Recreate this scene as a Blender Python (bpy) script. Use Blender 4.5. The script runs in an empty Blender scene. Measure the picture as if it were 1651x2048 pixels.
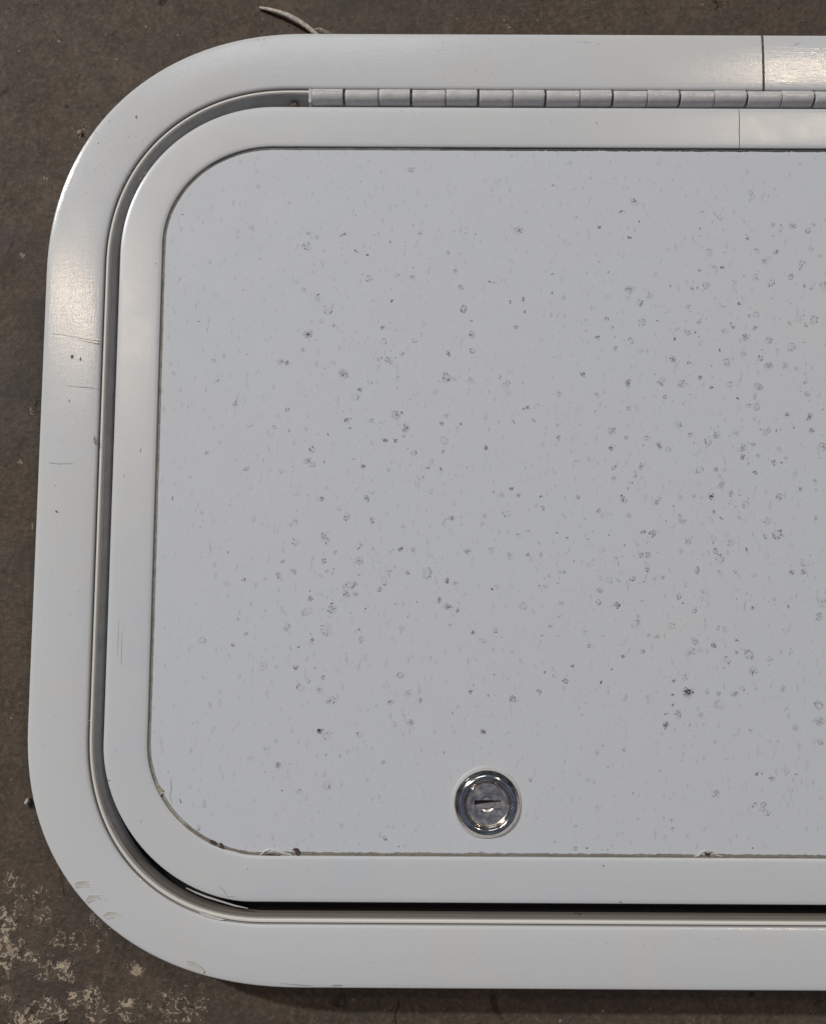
import bpy, bmesh, math, random
import numpy as np
from mathutils import Vector, Matrix, noise as mnoise

sc = bpy.context.scene
MM = 0.001
# ------------------------------------------------------------------ camera
FPX, HH = 1700.0, 340.0
ANG = (0.08197886, 0.00146326, 0.00501038)
R = (Matrix.Rotation(ANG[2], 3, 'Z') @ Matrix.Rotation(ANG[1], 3, 'Y') @ Matrix.Rotation(ANG[0], 3, 'X'))
cam = bpy.data.cameras.new('camera'); camo = bpy.data.objects.new('camera', cam)
sc.collection.objects.link(camo); sc.camera = camo
camo.matrix_world = Matrix.Translation((0, 0, HH * MM)) @ R.to_4x4()
cam.sensor_fit = 'VERTICAL'; cam.sensor_height = 36; cam.sensor_width = 36
cam.lens = FPX / 2048 * 36
cam.clip_start = 0.01; cam.clip_end = 200

# ------------------------------------------------------------------ world (dim workshop surroundings)
w = bpy.data.worlds.new('World'); sc.world = w; w.use_nodes = True
nt = w.node_tree; nt.nodes.clear()
wo = nt.nodes.new('ShaderNodeOutputWorld'); bg = nt.nodes.new('ShaderNodeBackground')
tc = nt.nodes.new('ShaderNodeTexCoord'); sx = nt.nodes.new('ShaderNodeSeparateXYZ')
nt.links.new(tc.outputs['Generated'], sx.inputs[0])
rz = nt.nodes.new('ShaderNodeValToRGB')
rz.color_ramp.elements[0].position = 0.0; rz.color_ramp.elements[0].color = (0.20, 0.19, 0.185, 1)
rz.color_ramp.elements[1].position = 1.0; rz.color_ramp.elements[1].color = (0.25, 0.30, 0.42, 1)
e = rz.color_ramp.elements.new(0.30); e.color = (0.15, 0.165, 0.205, 1)
e = rz.color_ramp.elements.new(0.72); e.color = (0.30, 0.37, 0.56, 1)
nt.links.new(sx.outputs['Z'], rz.inputs[0])
nz = nt.nodes.new('ShaderNodeTexNoise'); nz.inputs['Scale'].default_value = 3.0; nz.inputs['Detail'].default_value = 3
nt.links.new(tc.outputs['Generated'], nz.inputs['Vector'])
rn = nt.nodes.new('ShaderNodeValToRGB'); rn.color_ramp.elements[0].position = 0.38; rn.color_ramp.elements[1].position = 0.62
rn.color_ramp.elements[0].color = (0.35, 0.35, 0.35, 1); rn.color_ramp.elements[1].color = (1.3, 1.3, 1.3, 1)
nt.links.new(nz.outputs[0], rn.inputs[0])
mx = nt.nodes.new('ShaderNodeMix'); mx.data_type = 'RGBA'; mx.blend_type = 'MULTIPLY'; mx.inputs[0].default_value = 1
nt.links.new(rz.outputs[0], mx.inputs[6]); nt.links.new(rn.outputs[0], mx.inputs[7])
nt.links.new(mx.outputs[2], bg.inputs[0]); bg.inputs[1].default_value = 0.31
nt.links.new(bg.outputs[0], wo.inputs[0])

# ------------------------------------------------------------------ lamps
def lamp(name, direction, dist, size, power, color, sy=None, roll=0.0):
    l = bpy.data.lights.new(name, 'AREA'); o = bpy.data.objects.new(name, l); sc.collection.objects.link(o)
    d = Vector(direction).normalized()
    o.location = d * dist
    o.rotation_euler = (-d).to_track_quat('-Z', 'Y').to_matrix().to_4x4().__matmul__(Matrix.Rotation(roll, 4, 'Z')).to_euler()
    l.shape = 'RECTANGLE'; l.size = size; l.size_y = sy or size
    l.energy = power; l.color = color
    return o
lamp('key_lamp', (-1.12, 0.90, 1.0), 7.0, 0.24, 274, (0.96, 0.975, 0.985), 0.24)
lamp('warm_lamp_left', (-0.445, 0.355, 1.0), 5.0, 0.14, 34, (1.0, 0.80, 0.60), 1.50, roll=0.50)
lamp('warm_lamp_right', (0.50, 0.60, 1.0), 5.0, 0.26, 24, (1.0, 0.80, 0.58), 0.30)
lamp('ceiling_lamp', (-0.2, 0.95, 1.0), 3.4, 1.2, 7, (0.90, 0.95, 1.0), 0.5)

sc.view_settings.view_transform = 'Standard'; sc.view_settings.look = 'None'
sc.view_settings.exposure = 0.0; sc.view_settings.gamma = 1.0
sc.render.engine = 'CYCLES'

# ------------------------------------------------------------------ helpers
def place(px, py, z=0.0):
    """real position (mm) on the plane at height z of a feature surveyed in the photograph"""
    d = R @ Vector(((px - 825.5) / FPX, -(py - 1024) / FPX, -1.0))
    t = (z - HH) / d.z
    return d.x * t, d.y * t

def link(name, me, mat=None, parent=None):
    o = bpy.data.objects.new(name, me); sc.collection.objects.link(o)
    if mat:
        for m in (mat if isinstance(mat, (list, tuple)) else [mat]): me.materials.append(m)
    if parent: o.parent = parent
    return o

def mesh(name, V, F, mat=None, parent=None, smooth=False, uv=None, auto=None, mark=None):
    me = bpy.data.meshes.new(name)
    me.from_pydata([(x * MM, y * MM, z * MM) for x, y, z in V], [], F)
    if uv is not None:
        L = me.uv_layers.new(name='UVMap')
        for p in me.polygons:
            for li in p.loop_indices: L.data[li].uv = uv[me.loops[li].vertex_index]
    if mark is not None:
        a = me.attributes.new('mark', 'FLOAT_COLOR', 'POINT')
        a.data.foreach_set('color', np.array(mark, dtype=np.float32).ravel())
    me.update()
    if smooth: me.polygons.foreach_set('use_smooth', [True] * len(me.polygons))
    o = link(name, me, mat, parent)
    if smooth and auto:
        me.set_sharp_from_angle(angle=math.radians(auto))
    return o

class Marks:
    """small irregular flakes lying a hair above a surface; joined into that surface's own mesh"""
    def __init__(s): s.V = []; s.F = []; s.M = []
    def poly(s, pts, z, col, a):
        b = len(s.V)
        for x, y in pts: s.V.append((x, y, z)); s.M.append((*col, a))
        s.F.append(tuple(range(b, b + len(pts))))
    def blob(s, x, y, rx, ry, z, col, a, rng, n=7, rot=0.0, jag=0.3):
        c, si = math.cos(rot), math.sin(rot); pts = []
        for i in range(n):
            t = 2 * math.pi * i / n; k = 1 + rng.uniform(-jag, jag)
            u, v = rx * k * math.cos(t), ry * k * math.sin(t)
            pts.append((x + u * c - v * si, y + u * si + v * c))
        s.poly(pts, z, col, a)
    def line(s, pts, wd, z, col, a):
        for (x0, y0), (x1, y1), w0, w1 in zip(pts[:-1], pts[1:], wd[:-1], wd[1:]):
            dx, dy = x1 - x0, y1 - y0; L = math.hypot(dx, dy) or 1; nx, ny = -dy / L, dx / L
            s.poly([(x0 + nx * w0 / 2, y0 + ny * w0 / 2), (x0 - nx * w0 / 2, y0 - ny * w0 / 2),
                    (x1 - nx * w1 / 2, y1 - ny * w1 / 2), (x1 + nx * w1 / 2, y1 + ny * w1 / 2)], z, col, a)

# ------------------------------------------------------------------ materials
class NT:
    def __init__(s, name):
        s.m = bpy.data.materials.new(name); s.m.use_nodes = True; s.t = s.m.node_tree
        s.b = s.t.nodes['Principled BSDF']; s.out = s.t.nodes['Material Output']
    def n(s, typ, **k):
        x = s.t.nodes.new(typ)
        for a, v in k.items():
            if a.startswith('i_'): x.inputs[int(a[2:]) if a[2:].isdigit() else a[2:].replace('_', ' ')].default_value = v
            else: setattr(x, a, v)
        return x
    def l(s, a, b): s.t.links.new(a, b)
    def mix(s, f, a, b, mode='MIX'):
        x = s.t.nodes.new('ShaderNodeMix'); x.data_type = 'RGBA'; x.blend_type = mode
        for i, v in ((0, f), (6, a), (7, b)):
            if hasattr(v, 'is_output'): s.l(v, x.inputs[i])
            else: x.inputs[i].default_value = v
        return x.outputs[2]
    def math(s, op, a, b=0.0, c=0.0, clamp=False):
        x = s.t.nodes.new('ShaderNodeMath'); x.operation = op; x.use_clamp = clamp
        for i, v in enumerate((a, b, c)):
            if hasattr(v, 'is_output'): s.l(v, x.inputs[i])
            else: x.inputs[i].default_value = v
        return x.outputs[0]
    def ramp(s, f, *stops):
        x = s.t.nodes.new('ShaderNodeValToRGB'); s.l(f, x.inputs[0]); r = x.color_ramp
        for i, (p, c) in enumerate(stops):
            c = (c, c, c, 1) if isinstance(c, (int, float)) else (*c[:3], 1)
            if i < 2: e = r.elements[i]; e.position = p
            else: e = r.elements.new(p)
            e.color = c
        return x.outputs[0]
    def obj(s, scale=(1, 1, 1), rot=(0, 0, 0)):
        t = s.t.nodes.new('ShaderNodeTexCoord'); m = s.t.nodes.new('ShaderNodeMapping')
        m.inputs['Scale'].default_value = scale; m.inputs['Rotation'].default_value = rot
        s.l(t.outputs['Object'], m.inputs[0]); return m.outputs[0]
    def uv(s, scale=(1, 1, 1)):
        t = s.t.nodes.new('ShaderNodeTexCoord'); m = s.t.nodes.new('ShaderNodeMapping')
        m.inputs['Scale'].default_value = scale
        s.l(t.outputs['UV'], m.inputs[0]); return m.outputs[0]
    def noise(s, vec, scale, detail=3, rough=.5, dist=0.0):
        x = s.t.nodes.new('ShaderNodeTexNoise'); s.l(vec, x.inputs['Vector'])
        x.inputs['Scale'].default_value = scale; x.inputs['Detail'].default_value = detail
        x.inputs['Roughness'].default_value = rough; x.inputs['Distortion'].default_value = dist
        return x.outputs[0]
    def mark(s, base):
        a = s.t.nodes.new('ShaderNodeAttribute'); a.attribute_name = 'mark'
        return s.mix(a.outputs['Alpha'], base, a.outputs['Color']), a.outputs['Alpha']
    def bump(s, h, strength, dist, chain=None):
        x = s.t.nodes.new('ShaderNodeBump'); x.inputs['Strength'].default_value = strength
        x.inputs['Distance'].default_value = dist; s.l(h, x.inputs['Height'])
        if chain: s.l(chain, x.inputs['Normal'])
        return x.outputs[0]

def paint_mat(name, base, rough, speck=0.0, streak=0.0, coat=0.0, bumpd=4e-5, warm=(0.715, 0.72, 0.70)):
    k = NT(name); o = k.obj()
    big = k.noise(o, 14, 4, .6); mid = k.noise(o, 90, 5, .6)
    col = k.mix(k.ramp(big, (.35, 0), (.7, 1)), (*base, 1), (*warm, 1))
    col = k.mix(k.ramp(mid, (.3, .0), (.8, .05)), col, (0.52, 0.53, 0.53, 1))
    if speck:
        st = k.obj((1, .45, 1))
        sp = k.noise(st, 620, 2, .6)
        col = k.mix(k.ramp(sp, (.62, 0.0), (.74, speck)), col, (0.30, 0.31, 0.32, 1))
    col, ma = k.mark(col)
    k.l(col, k.b.inputs['Base Color'])
    r = k.noise(o, 60, 4, .6)
    rr = k.ramp(r, (.3, rough * .85), (.7, min(1, rough * 1.15)))
    k.l(k.math('MAXIMUM', rr, k.math('MULTIPLY', ma, .85)), k.b.inputs['Roughness'])
    if streak:
        u = k.uv((1, 1, 1))
        mpa = k.t.nodes.new('ShaderNodeMapping'); mpa.inputs['Scale'].default_value = (70, 1500, 1); k.l(u, mpa.inputs[0])
        s1 = k.noise(mpa.outputs[0], 1.0, 3, .65)
        mpb = k.t.nodes.new('ShaderNodeMapping'); mpb.inputs['Scale'].default_value = (900, 160, 1); k.l(u, mpb.inputs[0])
        s2 = k.noise(mpb.outputs[0], 1.0, 2, .6)
        h = k.math('ADD', s1, k.math('MULTIPLY', s2, .35))
        bb = k.bump(h, streak, 6.5e-5)
        bb = k.bump(k.noise(o, 900, 2, .5), .10, bumpd, bb)
    else:
        bb = k.bump(k.noise(o, 1100, 3, .6), .16, bumpd)
    k.l(bb, k.b.inputs['Normal'])
    if coat:
        k.b.inputs['Coat Weight'].default_value = coat; k.b.inputs['Coat Roughness'].default_value = .12
        k.l(bb, k.b.inputs['Coat Normal'])
    return k.m

M_frame = paint_mat('frame_paint', (0.70, 0.722, 0.735), .18, streak=.72, coat=0.0)
M_trim = paint_mat('trim_paint', (0.665, 0.695, 0.715), .28, streak=.35)
M_panel = paint_mat('panel_paint', (0.662, 0.694, 0.728), .72, speck=.35, warm=(0.67, 0.695, 0.715))

def simple(name, base, rough=.6, metal=0.0, scale=400, var=.3, bump=.3, bd=1e-4, dark=None, marked=False):
    k = NT(name); o = k.obj()
    n1 = k.noise(o, scale, 4, .6)
    d = dark or tuple(c * (1 - var) for c in base)
    col = k.mix(k.ramp(n1, (.3, 0), (.7, 1)), (*d, 1), (*base, 1))
    if marked: col, _ = k.mark(col)
    k.l(col, k.b.inputs['Base Color'])
    k.b.inputs['Roughness'].default_value = rough; k.b.inputs['Metallic'].default_value = metal
    k.l(k.bump(k.noise(o, scale * 2.2, 4, .6), bump, bd), k.b.inputs['Normal'])
    return k.m

M_seal = simple('aged_cream_sealant', (0.62, 0.59, 0.50), .5, scale=300, dark=(0.36, 0.33, 0.26), bump=.5, bd=2e-4)
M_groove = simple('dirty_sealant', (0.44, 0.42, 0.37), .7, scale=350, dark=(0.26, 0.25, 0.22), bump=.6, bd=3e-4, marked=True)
M_filler = simple('joint_filler', (0.17, 0.155, 0.13), .8, scale=900, dark=(0.04, 0.035, 0.03), bump=.8, bd=3e-4)
M_channel = simple('grimy_channel_metal', (0.46, 0.455, 0.45), .5, scale=120, dark=(0.36, 0.35, 0.335), bump=.3, marked=True)
M_hinge = simple('grey_hinge_paint', (0.70, 0.685, 0.675), .18, scale=260, dark=(0.56, 0.55, 0.55), bump=1.0, bd=2.2e-4)
M_pin = simple('hinge_pin_steel', (0.10, 0.10, 0.105), .6, metal=.6)
M_gap_shade = simple('gap_shade_rubber', (0.030, 0.028, 0.034), .6, bump=.3)  # near-black, stands in for the shade down in the door gap
M_bare = simple('bare_corroded_metal', (0.17, 0.12, 0.095), .7, metal=.2, scale=900, dark=(0.05, 0.042, 0.04), bump=.9, bd=4e-4)
M_flake = simple('lifted_clear_coat', (0.655, 0.655, 0.61), .35, scale=250, var=.12, bump=.5, bd=2e-4)
M_straw = simple('pale_dry_stalk', (0.74, 0.68, 0.60), .7, scale=700, dark=(0.36, 0.29, 0.23), bump=.8, bd=3e-4)
M_grit = simple('pale_grit', (0.55, 0.50, 0.42), .7, scale=1200, dark=(0.30, 0.25, 0.20))
M_peb = simple('tan_pebble', (0.36, 0.26, 0.19), .8, scale=900, bump=.6)
M_dead = simple('keyway_shade', (0.012, 0.011, 0.014), .5)  # shade of the deep slot put into the colour

def chrome(name, base, r0, r1, sm):
    k = NT(name); o = k.obj()
    n = k.noise(o, 260, 5, .65, .6)
    k.l(k.mix(k.ramp(n, (.4, 0), (.66, 1)), (*base, 1), tuple(c * sm for c in base) + (1,)), k.b.inputs['Base Color'])
    k.b.inputs['Metallic'].default_value = 1
    k.l(k.ramp(k.noise(o, 420, 4, .6), (.35, r0), (.68, r1)), k.b.inputs['Roughness'])
    k.l(k.bump(k.noise(o, 700, 3, .5), .12, 1e-4), k.b.inputs['Normal'])
    return k.m
M_chrome = chrome('worn_chrome', (0.93, 0.87, 0.78), .07, .18, .70)
M_face = chrome('scuffed_lock_face', (0.86, 0.82, 0.80), .30, .55, .66)
M_shut = simple('shutter_steel', (0.36, 0.345, 0.345), .42, metal=.35, scale=500, var=.2, bump=.1)

# ground ------------------------------------------------------------
def ground_mat():
    k = NT('stained_concrete'); o = k.obj()
    a = k.noise(o, 16, 5, .62, .5); b = k.noise(o, 75, 6, .68, .4); c = k.noise(o, 520, 4, .65)
    col = k.mix(k.ramp(a, (.32, 0), (.68, 1)), (0.090, 0.064, 0.046, 1), (0.112, 0.084, 0.058, 1))
    col = k.mix(k.ramp(b, (.38, 0), (.62, .6)), col, (0.070, 0.060, 0.043, 1))
    col = k.mix(k.ramp(k.noise(o, 40, 5, .6, 1.0), (.55, 0), (.72, .6)), col, (0.108, 0.070, 0.050, 1))
    col = k.mix(k.ramp(c, (.50, 0), (.74, .7)), col, (0.185, 0.145, 0.110, 1))
    col = k.mix(k.ramp(c, (.28, .75), (.45, 0)), col, (0.045, 0.034, 0.026, 1))
    col = k.mix(k.ramp(k.noise(o, 9, 4, .65, 1.2), (.50, 0), (.66, .65)), col, (0.066, 0.056, 0.053, 1))
    col = k.mix(k.ramp(k.noise(o, 30, 6, .7, .8), (.58, 0), (.70, .45)), col, (0.150, 0.120, 0.090, 1))
    # small dark pits
    v = k.n('ShaderNodeTexVoronoi', feature='F1'); v.inputs['Scale'].default_value = 62; v.inputs['Randomness'].default_value = 1
    ow = k.mix(.022, o, k.noise(o, 120, 3, .6), 'ADD')
    k.l(ow, v.inputs['Vector'])
    vs = k.n('ShaderNodeSeparateColor'); k.l(v.outputs['Color'], vs.inputs[0])
    pit = k.math('MULTIPLY', k.ramp(v.outputs['Distance'], (.10, 1), (.24, 0)), k.ramp(vs.outputs[0], (.80, 0), (.90, 1)))
    col = k.mix(k.math('MULTIPLY', pit, .75), col, (0.022, 0.017, 0.014, 1))
    # tiny pale grains
    v2 = k.n('ShaderNodeTexVoronoi', feature='F1'); v2.inputs['Scale'].default_value = 260
    k.l(o, v2.inputs['Vector']); v2s = k.n('ShaderNodeSeparateColor'); k.l(v2.outputs['Color'], v2s.inputs[0])
    gr = k.math('MULTIPLY', k.ramp(v2.outputs['Distance'], (.10, 1), (.20, 0)), k.ramp(v2s.outputs[1], (.955, 0), (.975, 1)))
    col = k.mix(k.math('MULTIPLY', gr, .55), col, (0.42, 0.36, 0.29, 1))
    # remnants of an old pale coating, lower-left corner of the slab
    geo = k.n('ShaderNodeSeparateXYZ'); k.l(o, geo.inputs[0])
    # zone: signed measure of distance below a line
    zn = k.math('ADD', k.math('MULTIPLY', geo.outputs['Y'], -1.0), k.math('MULTIPLY', geo.outputs['X'], -.75))
    zone = k.ramp(zn, (.225, 0), (.262, 1))
    big = k.noise(o, 46, 3, .5, .8)
    crl = k.noise(o, 165, 4, .58, 1.6)
    band = k.ramp(k.math('ABSOLUTE', k.math('SUBTRACT', crl, .53)), (.012, 1), (.035, 0))
    fill = k.ramp(crl, (.655, 0), (.68, 1))
    frag = k.ramp(k.noise(o, 420, 3, .6), (.42, 0.15), (.55, 1))
    blot = k.ramp(big, (.50, 0), (.57, 1))
    m = k.math('MULTIPLY', k.math('MULTIPLY', k.math('MAXIMUM', band, fill), blot), k.math('MULTIPLY', zone, frag))
    col = k.mix(k.math('MULTIPLY', m, .30), col, (0.42, 0.34, 0.255, 1))
    film = k.math('MULTIPLY', k.math('MULTIPLY', blot, k.ramp(crl, (.53, 0), (.56, 1))), k.math('MULTIPLY', zone, .30))
    col = k.mix(film, col, (0.20, 0.155, 0.12, 1))
    col, ma = k.mark(col)
    k.l(col, k.b.inputs['Base Color'])
    k.l(k.ramp(b, (.3, .62), (.7, .82)), k.b.inputs['Roughness']); k.b.inputs['Specular IOR Level'].default_value = .3
    h = k.math('ADD', k.math('MULTIPLY', c, .35), k.math('MULTIPLY', b, .8))
    h = k.math('SUBTRACT', h, k.math('MULTIPLY', pit, .6))
    h = k.math('ADD', h, k.math('MULTIPLY', m, .45)); h = k.math('ADD', h, k.math('MULTIPLY', gr, .3))
    k.l(k.bump(h, .8, 1.2e-3), k.b.inputs['Normal'])
    return k.m
M_ground = ground_mat()

GZ = -20.0
GM = Marks(); rng = random.Random(5)
N = 60; ext = 1500.0
gv = [(-ext, -ext, GZ), (ext, -ext, GZ), (ext, ext, GZ), (-ext, ext, GZ)]
def gp(x, y): return place(x, y, GZ)
# crack and oil smear below the frame, scrapes
for pts, wd in (([(795, 1995), (798, 2010), (792, 2022), (789, 2035), (793, 2050), (790, 2075)], [.3, .9, .7, .8, .6, .4]),
                ([(130, 1795), (124, 1760), (118, 1720), (122, 1690)], [.2, .35, .3, .15])):
    GM.line([gp(*p) for p in pts], wd, GZ + .03, (0.030, 0.022, 0.019), .85)
GM.blob(*gp(988, 2008), 1.5, 3.4, GZ + .05, (0.022, 0.018, 0.018), .7, rng, 12, .2, .2)
GM.line([gp(990, 2012), gp(996, 2028), gp(1005, 2040)], [2.0, 2.2, 1.6], GZ + .035, (0.04, 0.032, 0.027), .7)
GM.blob(*gp(1502, 1988), 1.6, 1.0, GZ + .05, (0.02, 0.018, 0.018), .7, rng, 10, .2, .3)
GM.blob(*gp(133, 212), 1.0, 1.3, GZ + .03, (0.030, 0.024, 0.018), .8, rng, 9)
GM.line([gp(0, 190), gp(10, 185), gp(18, 174)], [1.0, 1.8, .8], GZ + .04, (0.038, 0.028, 0.022), .75)
GM.line([gp(215, 70), gp(226, 70), gp(232, 60)], [.5, .9, .4], GZ + .04, (0.035, 0.026, 0.022), .8)
for (x, y, rx, ry) in ((45, 511, 2.2, .9), (63, 820, .7, 1.6), (42, 925, 1.3, 1.0), (118, 82, 1.0, .7), (1338, 33, .4, .5), (1015, 54, 1.0, .8), (913, 38, .5, .5), (95, 357, .5, 1.1),
                       (88, 356, .6, 1.2), (66, 1055, .6, 1.6), (30, 232, .5, .5), (77, 72, .4, .7)):
    for q in range(4):
        GM.blob(gp(x, y)[0] + rng.gauss(0, rx * .4), gp(x, y)[1] + rng.gauss(0, ry * .4), rx * .5, ry * .5, GZ + .06 + q * .01, (0.34, 0.28, 0.22), .7, rng, 7, rng.random(), .5)
for i in range(320):     # pits and dark crumbs
    x, y = rng.uniform(-60, 1700), rng.choice((rng.uniform(-40, 70), rng.uniform(1990, 2100), rng.uniform(0, 2048)))
    if 80 < y < 1985 and x > 110: continue
    r_ = rng.uniform(.12, .55)
    GM.blob(*gp(x, y), r_, r_ * rng.uniform(.5, 1.2), GZ + .045 + i * .0004, (0.028, 0.02, 0.016), rng.uniform(.3, .8), rng, 7, rng.random() * 3, .4)
PALE = (0.54, 0.44, 0.33); DUN = (0.24, 0.19, 0.145)
rc = random.Random(14); zc_ = [0]
def zq(): zc_[0] += 1; return GZ + .07 + (zc_[0] % 60) * .001
CL = []
for (px, py, sp, nc_, np_) in ((15, 1828, 9, 7, 2), (22, 1850, 8, 5, 2), (12, 1880, 10, 8, 2), (30, 1893, 9, 7, 2), (8, 1912, 8, 5, 2), (12, 1935, 8, 6, 1), (22, 1948, 6, 3, 0),
        (60, 1917, 9, 8, 1), (56, 1932, 5, 3, 0), (90, 1943, 8, 5, 1), (128, 1942, 9, 8, 2), (145, 1958, 6, 3, 0), (12, 1992, 7, 4, 1), (180, 1991, 7, 3, 3), (150, 1996, 8, 4, 1), (92, 2013, 9, 6, 2), (108, 2022, 7, 3, 1),
        (124, 2030, 8, 5, 2), (75, 2038, 10, 8, 2), (45, 2042, 12, 5, 2), (72, 2015, 6, 3, 1), (255, 2010, 9, 7, 2), (260, 2030, 7, 4, 0), (277, 1940, 7, 3, 3), (198, 2020, 10, 5, 1), (188, 2034, 7, 3, 1), (80, 1790, 10, 5, 0),
        (84, 1828, 9, 7, 0), (46, 1815, 9, 6, 0), (20, 1772, 10, 4, 0), (22, 1755, 8, 4, 0), (18, 1785, 5, 2, 0), (42, 1788, 4, 2, 0), (118, 1876, 8, 4, 0), (157, 1880, 9, 5, 0), (200, 1893, 7, 4, 0), (293, 2012, 5, 3, 1), (285, 2030, 5, 2, 0),
        (330, 1985, 8, 3, 0), (345, 2020, 12, 6, 0), (375, 2030, 8, 4, 0), (400, 2005, 9, 5, 0), (405, 1975, 6, 3, 0), (440, 1985, 6, 3, 0), (365, 2005, 8, 4, 0), (185, 1835, 5, 5, 0), (200, 1850, 5, 4, 0), (48, 1775, 4, 2, 0), (395, 2035, 6, 3, 0)):
    CL.append((*gp(px, py), sp * .2, min(1.0, .42 + .09 * nc_) * (1.0 if np_ else .62), np_))
CL += [(*gp(182, 1990), 1.4, 1.3, 3), (*gp(274, 1941), 1.2, 1.2, 3), (*gp(18, 1900), 2.6, 1.0, 1)]
V = gv + GM.V; F = [(0, 1, 2, 3)] + [tuple(j + 4 for j in f) for f in GM.F]
g = mesh('ground', V, F, M_ground, mark=[(0, 0, 0, 0)] * 4 + GM.M)
g['kind'] = 'structure'

def vnoise(X, Y, seed):
    r = np.random.RandomState(seed); T = r.rand(256, 256)
    xi, yi = np.floor(X).astype(int), np.floor(Y).astype(int); fx, fy = X - xi, Y - yi
    fx = fx * fx * (3 - 2 * fx); fy = fy * fy * (3 - 2 * fy); a = lambda i, j: T[(xi + i) % 256, (yi + j) % 256]
    return (a(0, 0) * (1 - fx) + a(1, 0) * fx) * (1 - fy) + (a(0, 1) * (1 - fx) + a(1, 1) * fx) * fy - .5
def fbm(X, Y, seed, o=4, g=.55):
    v = 0; k = 1; n_ = 0
    for i in range(o): v = v + k * vnoise(X * 2 ** i + 7 * i, Y * 2 ** i + 3 * i, seed + i); n_ += k; k *= g
    return v / n_
# flaking remains of an old pale floor coating: a relief skin on the slab, lower left
st_ = .22
gx = np.arange(-200, -78, st_); gy = np.arange(-196, -112, st_)
X, Y = np.meshgrid(gx, gy)
wx, wy = 3.0 * fbm(X * .28, Y * .28, 40), 3.0 * fbm(X * .28 + 50, Y * .28, 50)
Xw, Yw = X + wx, Y + wy
f = fbm(Xw * .34, Yw * .34, 3, 4, .52); f2 = fbm(Xw * .7, Yw * .7, 13, 4, .6); brk = fbm(X * .8, Y * .8, 23, 3)
D = np.zeros_like(X); Sx = np.zeros_like(X)
for (cx_, cy_, s_, a_, n_) in CL:
    gsn = a_ * np.exp(-((X - cx_) ** 2 + (Y - cy_) ** 2) / (2 * (s_ * 1.3) ** 2)); D = np.maximum(D, gsn)
    if n_: Sx = np.maximum(Sx, gsn * min(1.0, .55 + .2 * n_))
zone = np.clip((-(Y) - .75 * X - 232) / 22, 0, 1) * np.clip((-80 - X) / 6, 0, 1) * np.clip((X + 199.5) / 2, 0, 1) * np.clip((Y + 195.5) / 2, 0, 1)
D = np.clip(D + .12 * zone * (1 + 2 * fbm(X * .12, Y * .12, 77)), 0, 1.2); edge = np.clip((-79 - X) / 4, 0, 1) * np.clip((X + 199) / 2, 0, 1) * np.clip((-113 - Y) / 4, 0, 1) * np.clip((Y + 195) / 2, 0, 1)
sm = lambda v: np.clip(v, 0, 1) ** 2 * (3 - 2 * np.clip(v, 0, 1))
wd_ = .010 + .055 * D
rimv = sm((wd_ - np.abs(f)) / .018 + .5) * sm((D - .16) / .12) * sm((brk + .19) / .08)
solid = sm((f2 - (.26 - .25 * Sx)) / .03) * sm((Sx - .25) / .1)
film = sm(f / .03) * sm((D - .22) / .2) * .38
pale = np.clip(np.maximum(rimv, solid), 0, 1) * (.62 + .38 * np.clip(D * 1.6, 0, 1)) * edge
film = film * edge
tot = np.clip(pale + film * (1 - pale), 0, .97); tint = .85 + .5 * fbm(X * .5, Y * .5, 61)
C0 = np.array([.56, .455, .335]); C1 = np.array([.20, .155, .115])
k_ = (pale / np.maximum(tot, 1e-4))[..., None]
col_ = (C0 * k_ + C1 * (1 - k_)) * tint[..., None]
H, W_ = X.shape
Zr = GZ + .02 + .16 * pale + .05 * film
co = np.stack([X, Y, Zr], -1).reshape(-1, 3) * MM
idx_ = np.arange(H * W_).reshape(H, W_)
q_ = np.stack([idx_[:-1, :-1], idx_[:-1, 1:], idx_[1:, 1:], idx_[1:, :-1]], -1).reshape(-1, 4)
act = (tot > .02); keep = act[:-1, :-1] | act[:-1, 1:] | act[1:, 1:] | act[1:, :-1]
q_ = q_[keep.ravel()]
used, inv = np.unique(q_, return_inverse=True); q_ = inv.reshape(-1, 4)
me = bpy.data.meshes.new('coating_remnants'); me.from_pydata(co[used].tolist(), [], q_.tolist())
at = me.attributes.new('mark', 'FLOAT_COLOR', 'POINT')
at.data.foreach_set('color', np.concatenate([col_.reshape(-1, 3), tot.reshape(-1, 1)], 1)[used].astype(np.float32).ravel())
me.polygons.foreach_set('use_smooth', [True] * len(me.polygons))
cr_ = link('coating_remnants', me, M_ground); cr_['kind'] = 'stuff'
cr_['label'] = 'flaking pale coating remnants on the brown concrete at lower left'; cr_['category'] = 'paint remnants'

# ------------------------------------------------------------------ outlines of the hatch (mm)
XC = 150.0           # hatch mid-line; right half mirrors the left
OUT = {  # xl, yt, yb, rx, ry, n (top corner), rx, ry, n (bottom corner)
    'outer': (-151.522, 229.693, -155.484, 106.245, 103.939, 2.155, 109.254, 98.805, 2.209),
    'open':  (-128.021, 205.734, -132.188, 75.997, 76.7, 2.145, 71.164, 72.553, 2.165),
    'door':  (-121.532, 197.464, -123.637, 63.027, 63.642, 2.025, 59.009, 59.65, 1.9),
    'inner': (-104.402, 180.344, -106.453, 45.629, 42.4, 2.019, 45.219, 42.877, 1.954)}
XH = place(620, 195)[0]   # where the hinge begins

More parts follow.
